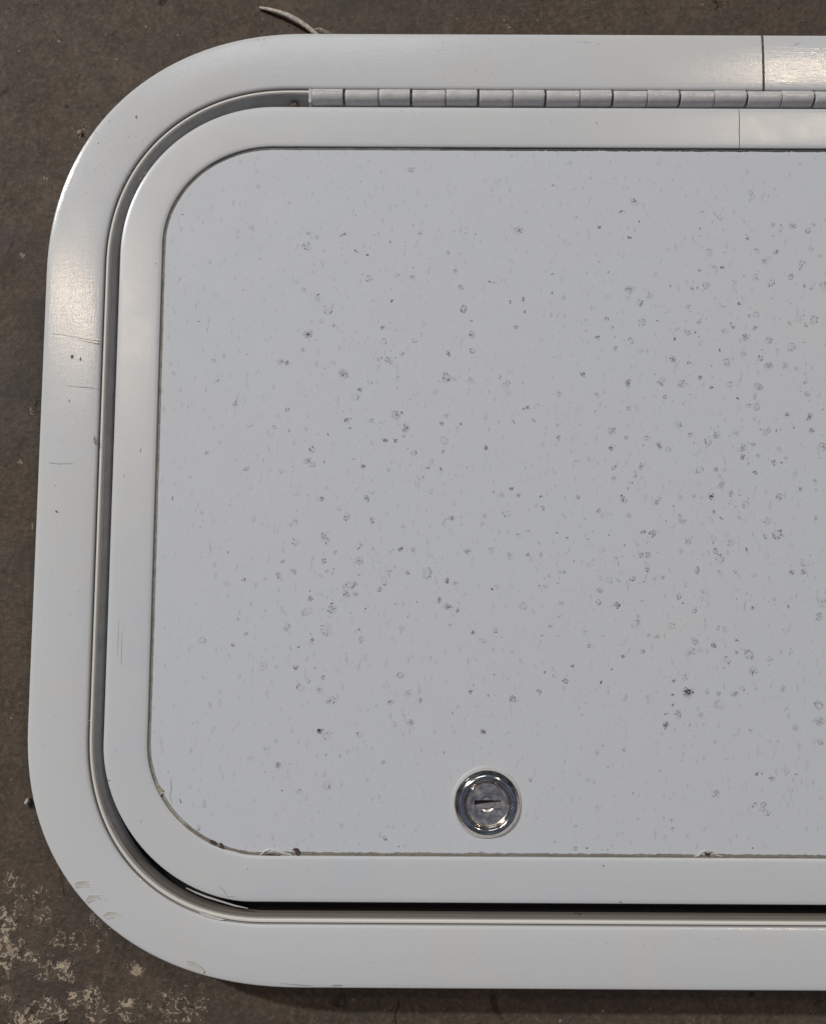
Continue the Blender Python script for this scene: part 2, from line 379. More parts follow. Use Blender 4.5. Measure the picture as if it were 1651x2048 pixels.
def outline(key, J, gap, nc=36):
    """clockwise from the joint at x=J back to it; returns points and left-pointing (outward) normals"""
    xl, yt, yb, rx, ry, n, rx2, ry2, n2 = OUT[key]
    xr = 2 * XC - xl
    def top(t): return (xl + rx - rx * math.sin(t) ** (2 / n), yt - ry + ry * math.cos(t) ** (2 / n))
    def bot(t): return (xl + rx2 - rx2 * math.cos(t) ** (2 / n2), yb + ry2 - ry2 * math.sin(t) ** (2 / n2))
    th = [math.pi / 2 * i / nc for i in range(nc + 1)]
    mir = lambda p: (2 * XC - p[0], p[1])
    P = [(J + gap / 2, yt)]
    P += [mir(top(t)) for t in th]
    P += [mir(bot(t)) for t in th]
    P += [bot(t) for t in reversed(th)]
    P += [top(t) for t in reversed(th)]
    hi = len(P)
    P += [(XH - .6, yt), (XH + .6, yt)] + [(J - gap / 2 - (J - gap / 2 - XH - .6) * (1 - i / 8), yt) for i in range(1, 9)]
    Nn = []
    for i in range(len(P)):
        a = P[max(i - 1, 0)]; b = P[min(i + 1, len(P) - 1)]
        dx, dy = b[0] - a[0], b[1] - a[1]; L = math.hypot(dx, dy) or 1
        Nn.append((-dy / L, dx / L))      # outward for clockwise travel
    return P, Nn, hi

def extrusion(name, prof, mat, parent, joints, gap, auto=35, wob=0.0):
    """prof: list of (outline key, inward offset, z[, z beside the hinge])"""
    O = {k: outline(k, joints[k], gap) for k in joints}
    nst = len(next(iter(O.values()))[0]); npf = len(prof)
    hi = next(iter(O.values()))[2]
    V, UV = [], []; s = 0.0; last = None
    for i in range(nst):
        k0 = list(joints)[0]; p0 = O[k0][0][i]
        if last: s += math.hypot(p0[0] - last[0], p0[1] - last[1])
        last = p0
        acc = 0; prev = None
        for pr in prof:
            P, Nn, _ = O[pr[0]]; (x, y), (nx, ny) = P[i], Nn[i]
            z = pr[2]
            hing = (i > hi) or (i == 0)
            off = pr[1]
            if callable(z): z = z(ny)
            if len(pr) > 3 and hing and pr[3] is not None: z = pr[3]
            wv = wob * (mnoise.noise(Vector((x * .02, y * .02, 3.1)))) if z > -3 else 0
            q = (x - nx * off, y - ny * off, z + wv)
            if prev: acc += math.hypot(q[0] - prev[0], q[1] - prev[1])
            prev = q
            V.append(q); UV.append((s * MM, acc * MM))
    F = []
    for i in range(nst - 1):
        for j in range(npf):
            j2 = (j + 1) % npf
            F.append((i * npf + j, i * npf + j2, (i + 1) * npf + j2, (i + 1) * npf + j))
    F.append(tuple(range(npf)))
    F.append(tuple((nst - 1) * npf + j for j in reversed(range(npf))))
    return V, F, UV

def build(name, V, F, UV, MK, mat, parent, auto=35, pm=None, npf=1, mfun=None):
    b = len(V); mk = ([mfun(*v) for v in V] if mfun else [(0, 0, 0, 0)] * b) + MK.M
    for j, c in (pm or {}).items():
        for i in range(j, b, npf): mk[i] = c
    V = V + MK.V; F = F + [tuple(j + b for j in f) for f in MK.F]; UV = UV + [(0, 0)] * len(MK.V)
    o = mesh(name, V, F, mat, parent, smooth=True, uv=UV, auto=auto, mark=mk)
    bm = bmesh.new(); bm.from_mesh(o.data)
    o.data.update(); bm.free()
    return o

hatch = bpy.data.objects.new('access_hatch', None); sc.collection.objects.link(hatch)
hatch['label'] = 'white metal compartment hatch with rounded corners lying on brown concrete floor'
hatch['category'] = 'hatch'

DARK = (0.045, 0.045, 0.05); CHAR = (0.10, 0.10, 0.105)
J1 = place(1522.5, 70)[0]; J1b = place(1525.5, 178)[0]
crown = [(0, 0), (.35, .30), (1.2, .42), (3.5, .56), (7, .70), (11, .76)]
prof = [('outer', 0.0, -1.6), ('outer', 0.0, -.12), ('outer', .18, .12), ('outer', .6, .26), ('outer', 2.2, .40), ('outer', 5, .56), ('outer', 9, .68),
        ('open', -11, .68), ('open', -7, .60), ('open', -3.5, .44), ('open', -1.3, .26), ('open', -.45, .12), ('open', -.05, -.25),
        ('open', .10, -1.3), ('open', .32, -1.5), ('open', .48, -1.1, -4.0), ('open', .75, -.55, -4.2), ('open', 1.45, -.50, -4.4), ('open', 1.85, -.85, -5.0),
        ('open', 2.0, -1.5, -6.2), ('open', 2.1, -1.9, -7.0), ('open', 2.0, -15.0), ('open', 14.5, -15.2), ('open', 14.5, -20.0), ('open', 1.0, -20.0), ('open', .2, -1.62)]
frame_prof = prof
V, F, UV = extrusion('outer_frame', prof, None, None, {'outer': J1, 'open': J1b}, 1.05, wob=.10)
# clean narrow lip near edges
def ztop_frame(x, y): return .80
FM = Marks(); rng = random.Random(11)
def fp(x, y): return place(x, y, .8)
ZF = .84
def fblob(x, y, rx, ry, a=.9, col=DARK, n=8, rot=0, jag=.3): FM.blob(*fp(x, y), rx * .2, ry * .2, ZF, col, a, rng, n, rot, jag)
fblob(272.5, 234, 1.4, 3.2); fblob(113.5, 1023, 3.2, 1.7, rot=-.9); fblob(144, 714, 2.7, 4.2); fblob(161, 717, 1.1, 5)
fblob(138.5, 801, 1.5, 2.5, .45); fblob(196, 285, 1.5, 1.2, .3); fblob(218, 241, 1, 1, .5)
for x, y, a, b in ((516, 79.5, 1.6, 1.1), (528, 78, .6, 2.6), (1590, 88, 2.2, .9), (1594, 86, 1.5, 1), (1541, 170, 1.5, 1), (885, 85, 2, .5), (190, 262, .8, .8), (1195, 87, 1, 1)):
    fblob(x, y, a, b, .6)
for q in range(16):
    fblob(191 + rng.gauss(0, 2.2), 881 + rng.gauss(0, 3.5), rng.uniform(.5, 1.5), rng.uniform(.5, 1.5), .85)
def fl(pts, wd, a, col=CHAR): FM.line([fp(*p) for p in pts], [q * .2 for q in wd], ZF + .01, col, a * .45)
fl([(101, 666), (125, 669), (150, 673), (172, 677), (197, 680)], [.5, 1.8, 2.2, 2.5, 2.0], .38)
fl([(155, 677), (175, 682), (196, 685)], [.5, 3.0, 3.5], .22)
fl([(130, 771), (155, 773), (196, 775)], [.4, 1.6, .6], .4)
fl([(96, 924), (115, 926), (146, 927)], [.6, 3.5, .6], .22)
fl([(1150, 82), (1180, 83)], [.4, .8], .3)
fl([(739, 172), (748, 174), (760, 172)], [.3, 1.0, .4], .5)
fl([(660, 1971), (672, 1969.5), (683, 1970)], [.6, 3, .6], .8); fl([(560, 1966), (600, 1969), (625, 1971)], [.4, 1.2, .5], .45)
fl([(640, 1973), (700, 1974)], [.4, .8], .5)
for i in range(260):
    px, py = rng.choice(((rng.uniform(70, 190), rng.uniform(520, 1500)), (rng.uniform(550, 1640), rng.uniform(85, 165)), (rng.uniform(550, 1640), rng.uniform(1870, 1965)), (rng.uniform(150, 300), rng.uniform(250, 400))))
    if px < 90 and py < 900: continue
    fblob(px, py, rng.uniform(.3, .9), rng.uniform(.5, 1.4), rng.uniform(.08, .3), col=(0.3, .3, .3))
GR = (0.17, 0.155, 0.13); CR = (0.86, 0.82, 0.72)
frame = build('outer_frame', V, F, UV, FM, M_frame, hatch, pm={13: (*GR, .75), 14: (*GR, .85), 15: (*GR, .5), 16: (*CR, .55), 17: (*CR, .8), 18: (*CR, .6), 12: (*GR, .25)}, npf=len(frame_prof))

def ribbon(name, pts, wd, z, mat, parent, th=.12, rng=random.Random(3), wob=.15):
    """thin raised irregular strip following pts"""
    V, F = [], []; n = len(pts)
    for i, (x, y) in enumerate(pts):
        a = pts[max(0, i - 1)]; b = pts[min(n - 1, i + 1)]
        dx, dy = b[0] - a[0], b[1] - a[1]; L = math.hypot(dx, dy) or 1; nx, ny = -dy / L, dx / L
        w0 = wd[i] / 2 if isinstance(wd, list) else wd / 2
        wl, wr = w0 * (1 + rng.uniform(-wob, wob)), w0 * (1 + rng.uniform(-wob, wob))
        V += [(x + nx * wl, y + ny * wl, z), (x + nx * wl * .6, y + ny * wl * .6, z + th), (x - nx * wr * .6, y - ny * wr * .6, z + th), (x - nx * wr, y - ny * wr, z)]
    for i in range(n - 1):
        for j in range(3): F.append((4 * i + j, 4 * i + j + 1, 4 * i + 5 + j, 4 * i + 4 + j))
    F += [(0, 3, 2, 1), (4 * n - 4, 4 * n - 3, 4 * n - 2, 4 * n - 1)]
    return mesh(name, V, F, mat, parent, smooth=True, auto=60)

# dark filler squeezed into the butt joint of the frame
pts = []
for i in range(24):
    t = i / 23; pts.append((J1 + (J1b - J1) * t + rng.uniform(-.04, .04), 229.2 - 23.2 * t))
ribbon('joint_filler', pts, 1.0, .05, M_filler, frame, th=.35, wob=.25)

# lifted lacquer on the lower-left corner of the frame and on the door trim
def flake(name, pts_px, z, parent, rim=.22, hgt=.085, seed=0):
    r = random.Random(seed); P = [place(x, y, z) for x, y in pts_px]
    Q = []
    for i in range(len(P)):
        a, b = P[i], P[(i + 1) % len(P)]
        for t in (0, .33, .66): Q.append((a[0] + (b[0] - a[0]) * t + r.uniform(-.07, .07), a[1] + (b[1] - a[1]) * t + r.uniform(-.07, .07)))
    cx = sum(q[0] for q in Q) / len(Q); cy = sum(q[1] for q in Q) / len(Q); n = len(Q)
    V = [(x, y, z) for x, y in Q]
    def ins(d, zz):
        for x, y in Q:
            L = math.hypot(x - cx, y - cy) or 1; k = max(.3, 1 - d / L)
            V.append((cx + (x - cx) * k, cy + (y - cy) * k, zz + r.uniform(-.02, .02)))
    ins(.05, z + hgt); ins(rim, z + hgt * .9); ins(rim * 2.4, z + .02)
    V.append((cx, cy, z + .03)); F = []
    for s in range(3):
        for i in range(n): F.append((s * n + i, s * n + (i + 1) % n, (s + 1) * n + (i + 1) % n, (s + 1) * n + i))
    for i in range(n): F.append((3 * n + i, 3 * n + (i + 1) % n, 4 * n))
    return mesh(name, V, F, M_flake, parent, smooth=True, auto=70)
zf = .55
flake('lacquer_flake', [(148, 1776), (150, 1765), (166, 1760), (185, 1762), (198, 1769), (199, 1778), (193, 1772), (180, 1775), (165, 1774)], zf, frame, seed=1)
flake('lacquer_flake', [(170, 1803), (176, 1791), (190, 1789), (204, 1789), (213, 1796), (221, 1805), (210, 1800), (198, 1798), (186, 1801), (175, 1806)], zf, frame, seed=2)
flake('lacquer_flake', [(205, 1831), (217, 1821), (232, 1824), (243, 1833), (228, 1835), (212, 1838)], zf, frame, seed=3, hgt=.1)
flake('lacquer_flake', [(371, 1934), (372, 1921), (385, 1921), (399, 1930), (410, 1942), (407, 1947), (390, 1941)], zf, frame, seed=4)
flake('lacquer_flake', [(396, 1822), (404, 1831), (440, 1840), (452, 1839), (425, 1832), (408, 1825)], .45, frame, seed=6, hgt=.12)

# bare, grimy aluminium wall of the channel inside the lip
prof = [('open', 1.6, -1.35, -6.4), ('open', 2.15, -1.45, -6.6), ('open', 2.45, -1.75, -6.9), ('open', 2.75, -3.6, -7.2), ('open', 2.95, -3.9, -7.5), ('open', 3.25, lambda q: -10.5 + 4.7 * max(0, -q) ** 2, -8.5), ('open', 2.4, lambda q: -10.8 + 4.7 * max(0, -q) ** 2, -8.8), ('open', 2.3, -14.9), ('open', 1.6, -14.9)]
V, F, UV = extrusion('channel_wall', prof, None, None, {'open': J1b}, 1.0)
# grime has settled in the lower run of the channel
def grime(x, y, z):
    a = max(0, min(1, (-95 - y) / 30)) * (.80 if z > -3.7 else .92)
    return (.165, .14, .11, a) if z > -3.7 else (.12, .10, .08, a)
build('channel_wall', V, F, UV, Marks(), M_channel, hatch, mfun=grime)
# dark seal strip in the channel, added to put deep shade into the gap
prof = [('open', 2.5, -15.1), ('open', 2.6, lambda q: -10.5 + 4.7 * max(0, -q) ** 2), ('open', 2.85, lambda q: -10.9 + 4.7 * max(0, -q) ** 2), ('open', 3.3, -13.0), ('open', 4.6, -13.0), ('open', 9.0, -12.9), ('open', 12.0, -13.2), ('open', 12.5, -15.1)]
V, F, UV = extrusion('gap_shade_seal', prof, None, None, {'open': J1b}, .3)
build('gap_shade_seal', V, F, UV, Marks(), M_gap_shade, hatch)
# ------------------------------------------------------------------ door trim
J2 = place(1476, 217)[0]; J2b = place(1477, 298)[0]
prof = [('door', 0.9, -12), ('door', 0.9, -2.2), ('door', 0.0, -1.9), ('door', 0.0, -.05), ('door', .14, .18), ('door', .45, .32), ('door', 2.0, .42), ('door', 5.0, .52),
        ('inner', -7, .54), ('inner', -4, .50), ('inner', -1.5, .42), ('inner', -.35, .32), ('inner', -.06, .15), ('inner', 0.0, -.1), ('inner', .05, -1.25), ('inner', 1.6, -1.3), ('inner', 1.6, -3.0), ('door', 3, -3.0), ('door', 3, -12)]
V, F, UV = extrusion('door_trim', prof, None, None, {'door': J2, 'inner': J2b}, .36, wob=.06)
FM = Marks(); ZF = .62
def fp(x, y): return place(x, y, .6)
for x, y, a, b, c in ((311.5, 527, 1.2, 1, .8), (281, 901, .8, 4.5, .5), (248, 951, 1.2, 3, .25), (218, 1561, 2.5, 1, .8), (1240, 1804, 1.6, 1.4, .95), (1206, 1731, 1, 1.6, .8), (1192, 246, 1, 2.2, .7), (1102, 245, .8, 2, .4),
                      (495, 1738, 1, 1.5, .5), (615, 1738, 1, 1.2, .3), (232, 1500, 1.3, 1, .5), (282, 1642, 1, 1.4, .5), (803, 222, 1.2, .8, .5), (314, 680, .8, 1.8, .3), (271, 628, .8, 1.2, .3)):
    fblob(x, y, a, b, c)
fl([(237, 1240), (236, 1280), (235, 1312)], [.4, 1.0, .4], .3); fl([(244, 1262), (243, 1300), (242, 1330)], [.4, 1.3, .4], .38)
fl([(425, 1768), (438, 1774), (447, 1781), (453, 1790)], [.4, 1.4, 1.8, 1.0], .55); fl([(452, 1792), (462, 1793), (470, 1792)], [1.2, .8, .4], .5)
for i in range(120):
    px, py = rng.choice(((rng.uniform(245, 290), rng.uniform(520, 1500)), (rng.uniform(600, 1640), rng.uniform(225, 285)), (rng.uniform(500, 1640), rng.uniform(1725, 1795))))
    fblob(px, py, rng.uniform(.3, .8), rng.uniform(.5, 1.4), rng.uniform(.08, .28), col=(0.3, .3, .3))
trim = build('door_trim', V, F, UV, FM, M_trim, hatch)
# loose curl of lacquer hanging into the gap under the trim's corner
pts = [place(x, y, -1.5) for x, y in [(372, 1776), (390, 1785), (412, 1794), (440, 1803), (470, 1812), (495, 1817)]]
ribbon('lacquer_flake', pts, [.2, .5, .6, .6, .5, .15], -1.9, M_flake, trim, th=.35)

# ------------------------------------------------------------------ door panel (recessed sheet + sealant in the groove)
def outline_closed(key, off):
    P, Nn, _ = outline(key, J2, 0.0)
    out = []
    for (x, y), (nx, ny) in zip(P, Nn): out.append((x - nx * off, y - ny * off))
    return out[:-1]
PZ = -.45
po = outline_closed('inner', 1.30)
n = len(po); rngp = random.Random(21)
# resample edge finely and give the paint edge a ragged outline along top and bottom
def resample(P, step):
    out = []
    for i in range(len(P)):
        a, b = P[i], P[(i + 1) % len(P)]; L = math.hypot(b[0] - a[0], b[1] - a[1]); m = max(1, int(L / step))
        for k in range(m): out.append((a[0] + (b[0] - a[0]) * k / m, a[1] + (b[1] - a[1]) * k / m))
    return out
po = resample(po, .6); E = []
for x, y in po:
    cxx, cyy = min(max(x, -55), 2 * XC + 55), min(max(y, -60), 135)
    dx, dy = x - cxx, y - cyy; L = math.hypot(dx, dy) or 1
    amp = .07
    if y < -100: amp = .26
    if y > 175 and x > 50: amp = .30
    d = amp * (mnoise.noise(Vector((x * .9, y * .9, 0))) + .7 * mnoise.noise(Vector((x * 3.1, y * 3.1, 5))) + .9 * mnoise.noise(Vector((x * .15, y * .15, 9))))
    E.append((x - dx / L * d, y - dy / L * d))
n = len(E); V = []
for x, y in E: V.append((x, y, PZ - 1.2))
for x, y in E: V.append((x, y, PZ - .10))
for x, y in E:
    cxx, cyy = min(max(x, -55), 2 * XC + 55), min(max(y, -60), 135)
    dx, dy = x - cxx, y - cyy; L = math.hypot(dx, dy) or 1
    V.append((x - dx / L * .18, y - dy / L * .18, PZ))
F = []
for s in range(2):
    for i in range(n): F.append((s * n + i, (s + 1) * n + i, (s + 1) * n + (i + 1) % n, s * n + (i + 1) % n))
F.append(tuple(2 * n + i for i in reversed(range(n))))
PM = Marks(); rs = random.Random(77)
SP = (0.045, 0.048, 0.05)
cnt = [0]
def zz(): cnt[0] += 1; return PZ + .02 + (cnt[0] % 40) * .0008
def bloom(px, py, r, inten):
    """filiform corrosion bloom: a cluster of tiny specks in a disc"""
    x, y = place(px, py, PZ); R_ = r * .2
    if r <= 4.2:
        for q in range(3):
            PM.blob(x + rs.gauss(0, R_ * .35), y + rs.gauss(0, R_ * .35), R_ * .42, R_ * .42, zz(), SP, min(.95, inten * .85), rs, 6, rs.random(), .4)
        return
    asp = rs.uniform(.65, 1.0); th = rs.random() * 3.14; ct, st_ = math.cos(th), math.sin(th); ring = rs.random() < .16
    for q in range(3):       # faint halo where the paint has lifted
        PM.blob(x + rs.gauss(0, R_ * .18), y + rs.gauss(0, R_ * .18), R_ * rs.uniform(.55, .9), R_ * rs.uniform(.5, .85) * asp, zz(), (.27, .28, .29), (.05 + .11 * min(1, inten)) * rs.uniform(.5, 1.1), rs, 12, th, .32)
    ns = int((7 + r * r * .36 + r) * rs.uniform(.75, 1.2))
    off = (rs.gauss(0, .15), rs.gauss(0, .15)); pw = rs.uniform(.5, 1.1)
    for q in range(ns):
        rr = (.95 * rs.random() ** pw if not ring else rs.gauss(.78, .16)); rr = min(rr, 1.15); t = rs.random() * 6.283
        u, v = R_ * (rr * math.cos(t) + off[0]), R_ * asp * (rr * math.sin(t) + off[1])
        s = rs.uniform(.09, .23)
        PM.blob(x + u * ct - v * st_, y + u * st_ + v * ct, s, s * rs.uniform(.5, 1.6), zz(), SP, min(.97, .14 + inten * rs.uniform(.5, 1.2)), rs, 5, t, .4)
A = "215,550,38,.8 345,405,30,.8 372,405,10,1 300,465,25,.6 385,498,16,.4 455,818,38,.55 290,295,12,.8 770,338,14,.8 575,160,10,.6 615,190,22,.5 608,35,12,.7 530,5,12,.7 1187,138,18,.6 1415,210,12,.8 1225,250,20,.4 1245,392,30,.8 1297,468,14,.6 1300,567,28,.8 1145,687,22,.9 1122,835,38,.65 1290,860,24,.4 1518,890,42,.45 1555,345,16,.8 1637,325,14,.7 1645,408,16,.7 1585,505,20,.5 1305,665,20,.4 690,716,20,.7 755,728,32,.7 795,708,10,.7 838,685,22,.5 710,510,20,.5 715,603,22,.3 925,595,22,.3 908,178,22,.3 800,170,22,.25 35,740,28,.6 78,742,18,.5 558,922,22,.6 527,970,26,.5 625,875,20,.45 795,1090,36,.85 833,1075,14,.9 866,1167,32,.8 722,1252,22,.8 790,1257,28,.7 848,1233,10,.9 470,1127,22,.6 493,1175,12,.6 200,1182,22,.8 242,1315,32,.8 205,1393,32,.65 40,1460,22,.5 82,1053,16,.5 92,1195,12,.6 575,1430,26,.7 915,1340,25,.7 1118,1260,32,.5 1127,1095,24,.5 1097,1145,16,.6 1228,1147,14,.8 1388,1305,18,.8 1108,1327,14,.5 1022,1398,22,.5 1010,1437,18,.5 1093,1447,14,.6 940,1550,25,.45 975,1505,20,.25 1555,1575,18,.7 1607,1615,18,.7 1440,1600,12,.6 1440,1530,8,.6 1577,1135,14,.6 350,1215,14,.6 635,1130,14,.5 692,1140,14,.4 180,655,20,.25 1480,835,15,.5 190,265,20,.25 140,215,20,.3 600,1640,28,.7 300,1645,20,.7 325,1400,12,.6 512,1380,12,.35 1640,1045,12,.6 1145,20,18,.4 1020,1590,22,.2"
D = "472,108,26,.9 638,130,26,.85 318,240,36,.5 338,287,14,.6 138,275,26,.7 125,145,22,.25 555,317,10,.9 398,340,16,.4 320,403,18,.6 342,468,18,.4 545,403,42,.45 830,325,22,.8 910,330,22,.4 845,173,16,.5 1170,117,18,.7 1533,87,34,.65 1272,330,26,.6 1425,330,26,.85 1553,370,28,.5 1605,235,22,.5 1000,480,42,.55 1133,535,18,.8 1430,590,12,.95 870,483,16,.6 120,468,28,.5 50,405,18,.4 20,500,22,.4 715,548,22,.5 685,597,16,.5 490,565,42,.4 468,612,26,1 525,620,28,.35 230,600,8,.9 232,652,26,.7 200,740,46,.55 382,720,36,.6 380,685,14,.9 85,832,32,.55 328,850,40,.5 597,720,10,.8 1075,658,24,.6 1138,703,30,.6 1203,722,22,.6 1630,700,34,.8 795,685,10,.6 875,768,10,.6 245,922,22,.5 232,883,8,.6 160,972,16,.7 558,855,14,.6 1308,872,18,.6 1365,930,26,.7 1452,860,20,.6 838,847,22,.2 568,922,22,.35 135,1105,20,.6 10,1105,16,.8 830,1150,28,.4 318,1170,18,.5 175,1238,30,.7 218,1192,20,.3 288,1248,34,.35 372,1325,38,.7 762,1340,26,.75 755,1325,8,1 955,1323,20,.85 880,1280,28,.25 1285,1265,18,.8 1310,1220,8,.8 1402,1293,12,.5 1567,1318,26,.7 888,1472,32,.6 1370,1533,20,.7 295,1527,22,.6 335,1560,24,.5 545,1550,14,.5 780,1480,18,.3 630,1092,8,.6 1445,1150,8,.8"
B = "385,8,22,.8 290,80,20,.7 420,140,10,.95 155,178,14,.8 355,243,18,.8 838,80,14,.5 818,187,10,.7 1300,163,22,.6 1430,168,32,.6 1352,165,10,.5 1130,252,16,.7 1527,200,20,.3 883,350,28,.65 1313,343,20,.7 1242,403,20,.65 965,440,18,.7 1495,415,26,.6 1478,450,14,.6 815,465,16,.5 1180,508,26,.6 1288,540,40,.65 1410,508,28,.55 870,560,32,.6 763,585,20,.6 803,578,12,.6 1505,565,18,.8 1555,567,22,.5 1635,575,34,.6 358,595,30,.7 487,630,26,.7 622,563,14,.6 418,675,26,.55 740,700,20,.6 1078,683,16,.6 1047,540,20,.4 1200,332,24,.3 438,805,34,.5 540,798,14,.6 235,830,20,.6 207,782,14,.5 145,905,18,.6 367,927,24,.65 735,870,30,.5 790,875,14,.7 818,805,20,.4 650,918,14,.8 1040,838,22,.75 1180,843,22,.7 1125,908,36,.55 1268,922,30,.65 1465,783,32,.4 1570,790,30,.7 1515,825,20,.45 1415,968,32,.8 968,862,20,.3 265,972,16,.5 952,988,14,.8 640,1047,26,.7 750,1075,16,.7 995,1070,34,.55 1267,1090,34,.5 1222,1043,22,.65 1377,1092,28,.5 1452,1110,16,.8 48,1145,26,.8 347,1215,32,.7 570,1190,28,.6 713,1215,34,.5 823,1170,18,.7 898,1237,18,.85 1020,1215,22,.45 1205,1225,42,.35 1180,1290,26,.3 590,1300,22,.75 1068,1307,14,.85 350,1372,20,.5 148,1285,22,.25 1070,1372,22,.4 1190,1365,30,.7 1135,1355,22,.4 1398,1415,20,.6 1540,1430,32,.9 675,1480,26,.4 243,1532,32,.6 332,1565,20,.4 458,1570,24,.7 758,1547,18,.8 928,1545,32,.55 1050,1535,30,.7 880,1592,28,.6 1255,1530,30,.5 1325,1525,14,.5 1558,1527,32,.6 548,1620,32,.6 235,1638,20,.7 1105,1635,34,.4 1620,1620,36,.5 1443,1500,14,.6 1170,1610,16,.6 1150,760,18,.4"
C_ = "427,112,24,.75 397,172,18,.6 372,215,8,1 250,117,16,.7 320,325,34,.85 305,300,14,.9 145,402,24,.8 20,310,18,.5 537,340,22,.4 890,305,32,.95 1020,285,28,.5 1120,365,30,.5 1100,47,26,.6 818,127,30,.55 920,130,20,.45 975,130,18,.4 1205,35,20,.35 1310,85,28,.65 1355,80,14,.6 1180,147,16,.6 1575,210,22,.5 1478,253,26,.55 1340,310,24,.6 960,235,26,.3 810,222,20,.4 780,303,20,.4 905,410,18,.55 962,450,16,.6 1110,458,28,.4 680,440,16,.6 710,465,26,.35 445,540,22,.9 508,550,32,.6 740,600,30,.7 1325,550,36,.7 1350,530,16,.7 1255,572,18,.6 1027,605,30,.4 998,565,24,.35 943,718,42,.65 923,663,20,.5 908,610,10,.7 1003,665,10,.7 1122,655,16,.6 1265,463,36,.35 430,695,22,.6 475,690,26,.45 308,700,14,.3 85,585,12,.7 220,557,10,.6 326,632,10,.7 470,787,22,.75 372,840,30,.8 575,835,16,.7 795,797,28,.55 1420,805,22,.6 1500,800,24,.65 1505,740,36,.3 165,843,22,.5 163,925,28,.6 152,1003,20,.6 272,1022,28,.95 437,995,10,.7 680,972,18,.75 708,1007,12,.7 785,1055,22,.7 855,925,30,.25 823,983,24,.4 1165,1043,18,.95 1402,1033,14,.7 1615,1000,28,.35 1605,1095,40,.4 1385,1190,26,.45 627,1157,26,.65 398,1147,34,.55 785,1260,32,.6 752,1333,30,.55 785,1317,8,.95 912,1287,20,.7 998,1385,36,.8 1135,1340,34,.4 1175,1450,30,.75 1420,1328,24,.6 1278,1385,24,.4 1060,1335,18,.4 105,1295,26,.4 443,1325,22,.6 318,1355,18,.9 238,1445,10,.8 165,1530,14,.9 637,1612,12,1 740,1595,36,.6 645,1525,18,.6 720,1490,28,.45 1100,1565,22,.6 863,1597,22,.4 1045,1610,30,.35 940,1600,20,.4 1067,1257,14,.7 940,1170,18,.5 980,1190,22,.35"
G = "1037,462,11,.6 840,468,5,.8 614,491,8,.7 690,467,5,.6 683,470,4,.6 710,501,3,.8 735,510,3,.6 780,484,3,.6 617,466,6,.4 750,470,3,.4 950,467,3,.6 930,467,3,.4 1105,370,4,.5 1197,455,4,.6 1180,355,3,.4 500,455,3,.4 398,643,3,.7 437,760,3,.6 433,762,3,.6 470,808,7,.6 413,905,5,.4 505,851,3,.5 548,855,5,.6 492,937,4,.5 487,1158,4,.9 455,1105,3,.5 465,1290,4,.8 403,1280,8,.25 475,1238,4,.5 492,1268,4,.5 525,1333,8,.3 405,1355,4,.3 1112,1065,3,.7 1103,585,4,.7 1055,815,4,.6 1067,841,5,.5 1117,875,6,.5 1083,680,5,.4 1085,1018,5,.6 1081,993,4,.8 1133,1075,4,.6 1055,1110,5,.5 1104,548,3,.6 1117,787,8,.4 1078,1170,3,.7 1090,1345,4,.6 1078,1383,5,.5 1124,1142,6,.7 1120,1206,6,.8 1131,1363,6,.7 1143,1331,5,.7 1100,1252,4,.4 1085,1270,3,.4 555,1531,6,.6 655,1568,11,.6 597,1585,8,.5 565,1582,3,.7 640,1462,6,.5 680,1512,4,.3 767,1525,4,.3 965,1464,5,.6 887,1505,3,.5 1060,1560,4,.5 1523,1613,9,.7 1507,1610,5,.6 1533,1625,6,.4 1432,1588,9,.4 1511,1548,4,.6 1522,1547,4,.6 1543,1557,5,.5 1569,1540,8,.3 1343,1640,4,.5 1345,1655,3,.5 1150,1697,5,.6 1173,1697,2.5,.9 1503,1696,3,1 1590,1550,3,.5 1633,1410,10,.6 1637,1443,12,.4 1345,1410,4,.7 1330,1450,8,.9 1330,1428,3,.9 1375,1384,11,.4 1355,1428,8,.4 1298,1400,8,.3 1440,1410,10,.25 1640,1485,6,.4 1590,1455,8,.3 1215,1535,3,.5 1245,1500,4,.3 1193,1505,4,.3 1500,1460,5,.3 397,1657,4,.7 768,1676,4,.6 798,1693,2,.7 1203,1700,2,.7 1214,1700,2,.7 962,1705,2,.9 580,1530,3,.3"
def rd(s, ox, oy, k):
    for t in s.split():
        a = [float(q) for q in t.split(',')]
        r = a[2] / k if k > 1 else a[2]
        bloom(ox + a[0] / k, oy + a[1] / k, r * (.98 if k > 1 else 1.1) * rs.uniform(.84, 1.08), min(1.1, a[3] * 1.12))
rd(A, 550, 500, 3.302); rd(D, 550, 1000, 3.302); rd(B, 1150, 400, 3.296); rd(C_, 1150, 900, 3.296); rd(G, 0, 0, 1)
def dens(x, y):
    a = math.exp(-((x - 1450) / 420) ** 2 - ((y - 900) / 480) ** 2) + .55 * math.exp(-((x - 720) / 230) ** 2 - ((y - 950) / 420) ** 2)
    return min(1, a * 1.1 + .08)
k_ = 0
while k_ < 1000:     # faint secondary specks, dense towards the middle of the door
    x, y = rs.uniform(345, 2300), rs.uniform(330, 1690)
    if rs.random() > dens(min(x, 1500), y): continue
    if math.hypot(x - 975, y - 1609) < 85: continue
    k_ += 1
    if rs.random() < .20: bloom(x, y, rs.uniform(4, 7.5), rs.uniform(.06, .30))
    else: bloom(x, y, rs.uniform(1.3, 3.2), rs.uniform(.2, .6))
k_ = 0
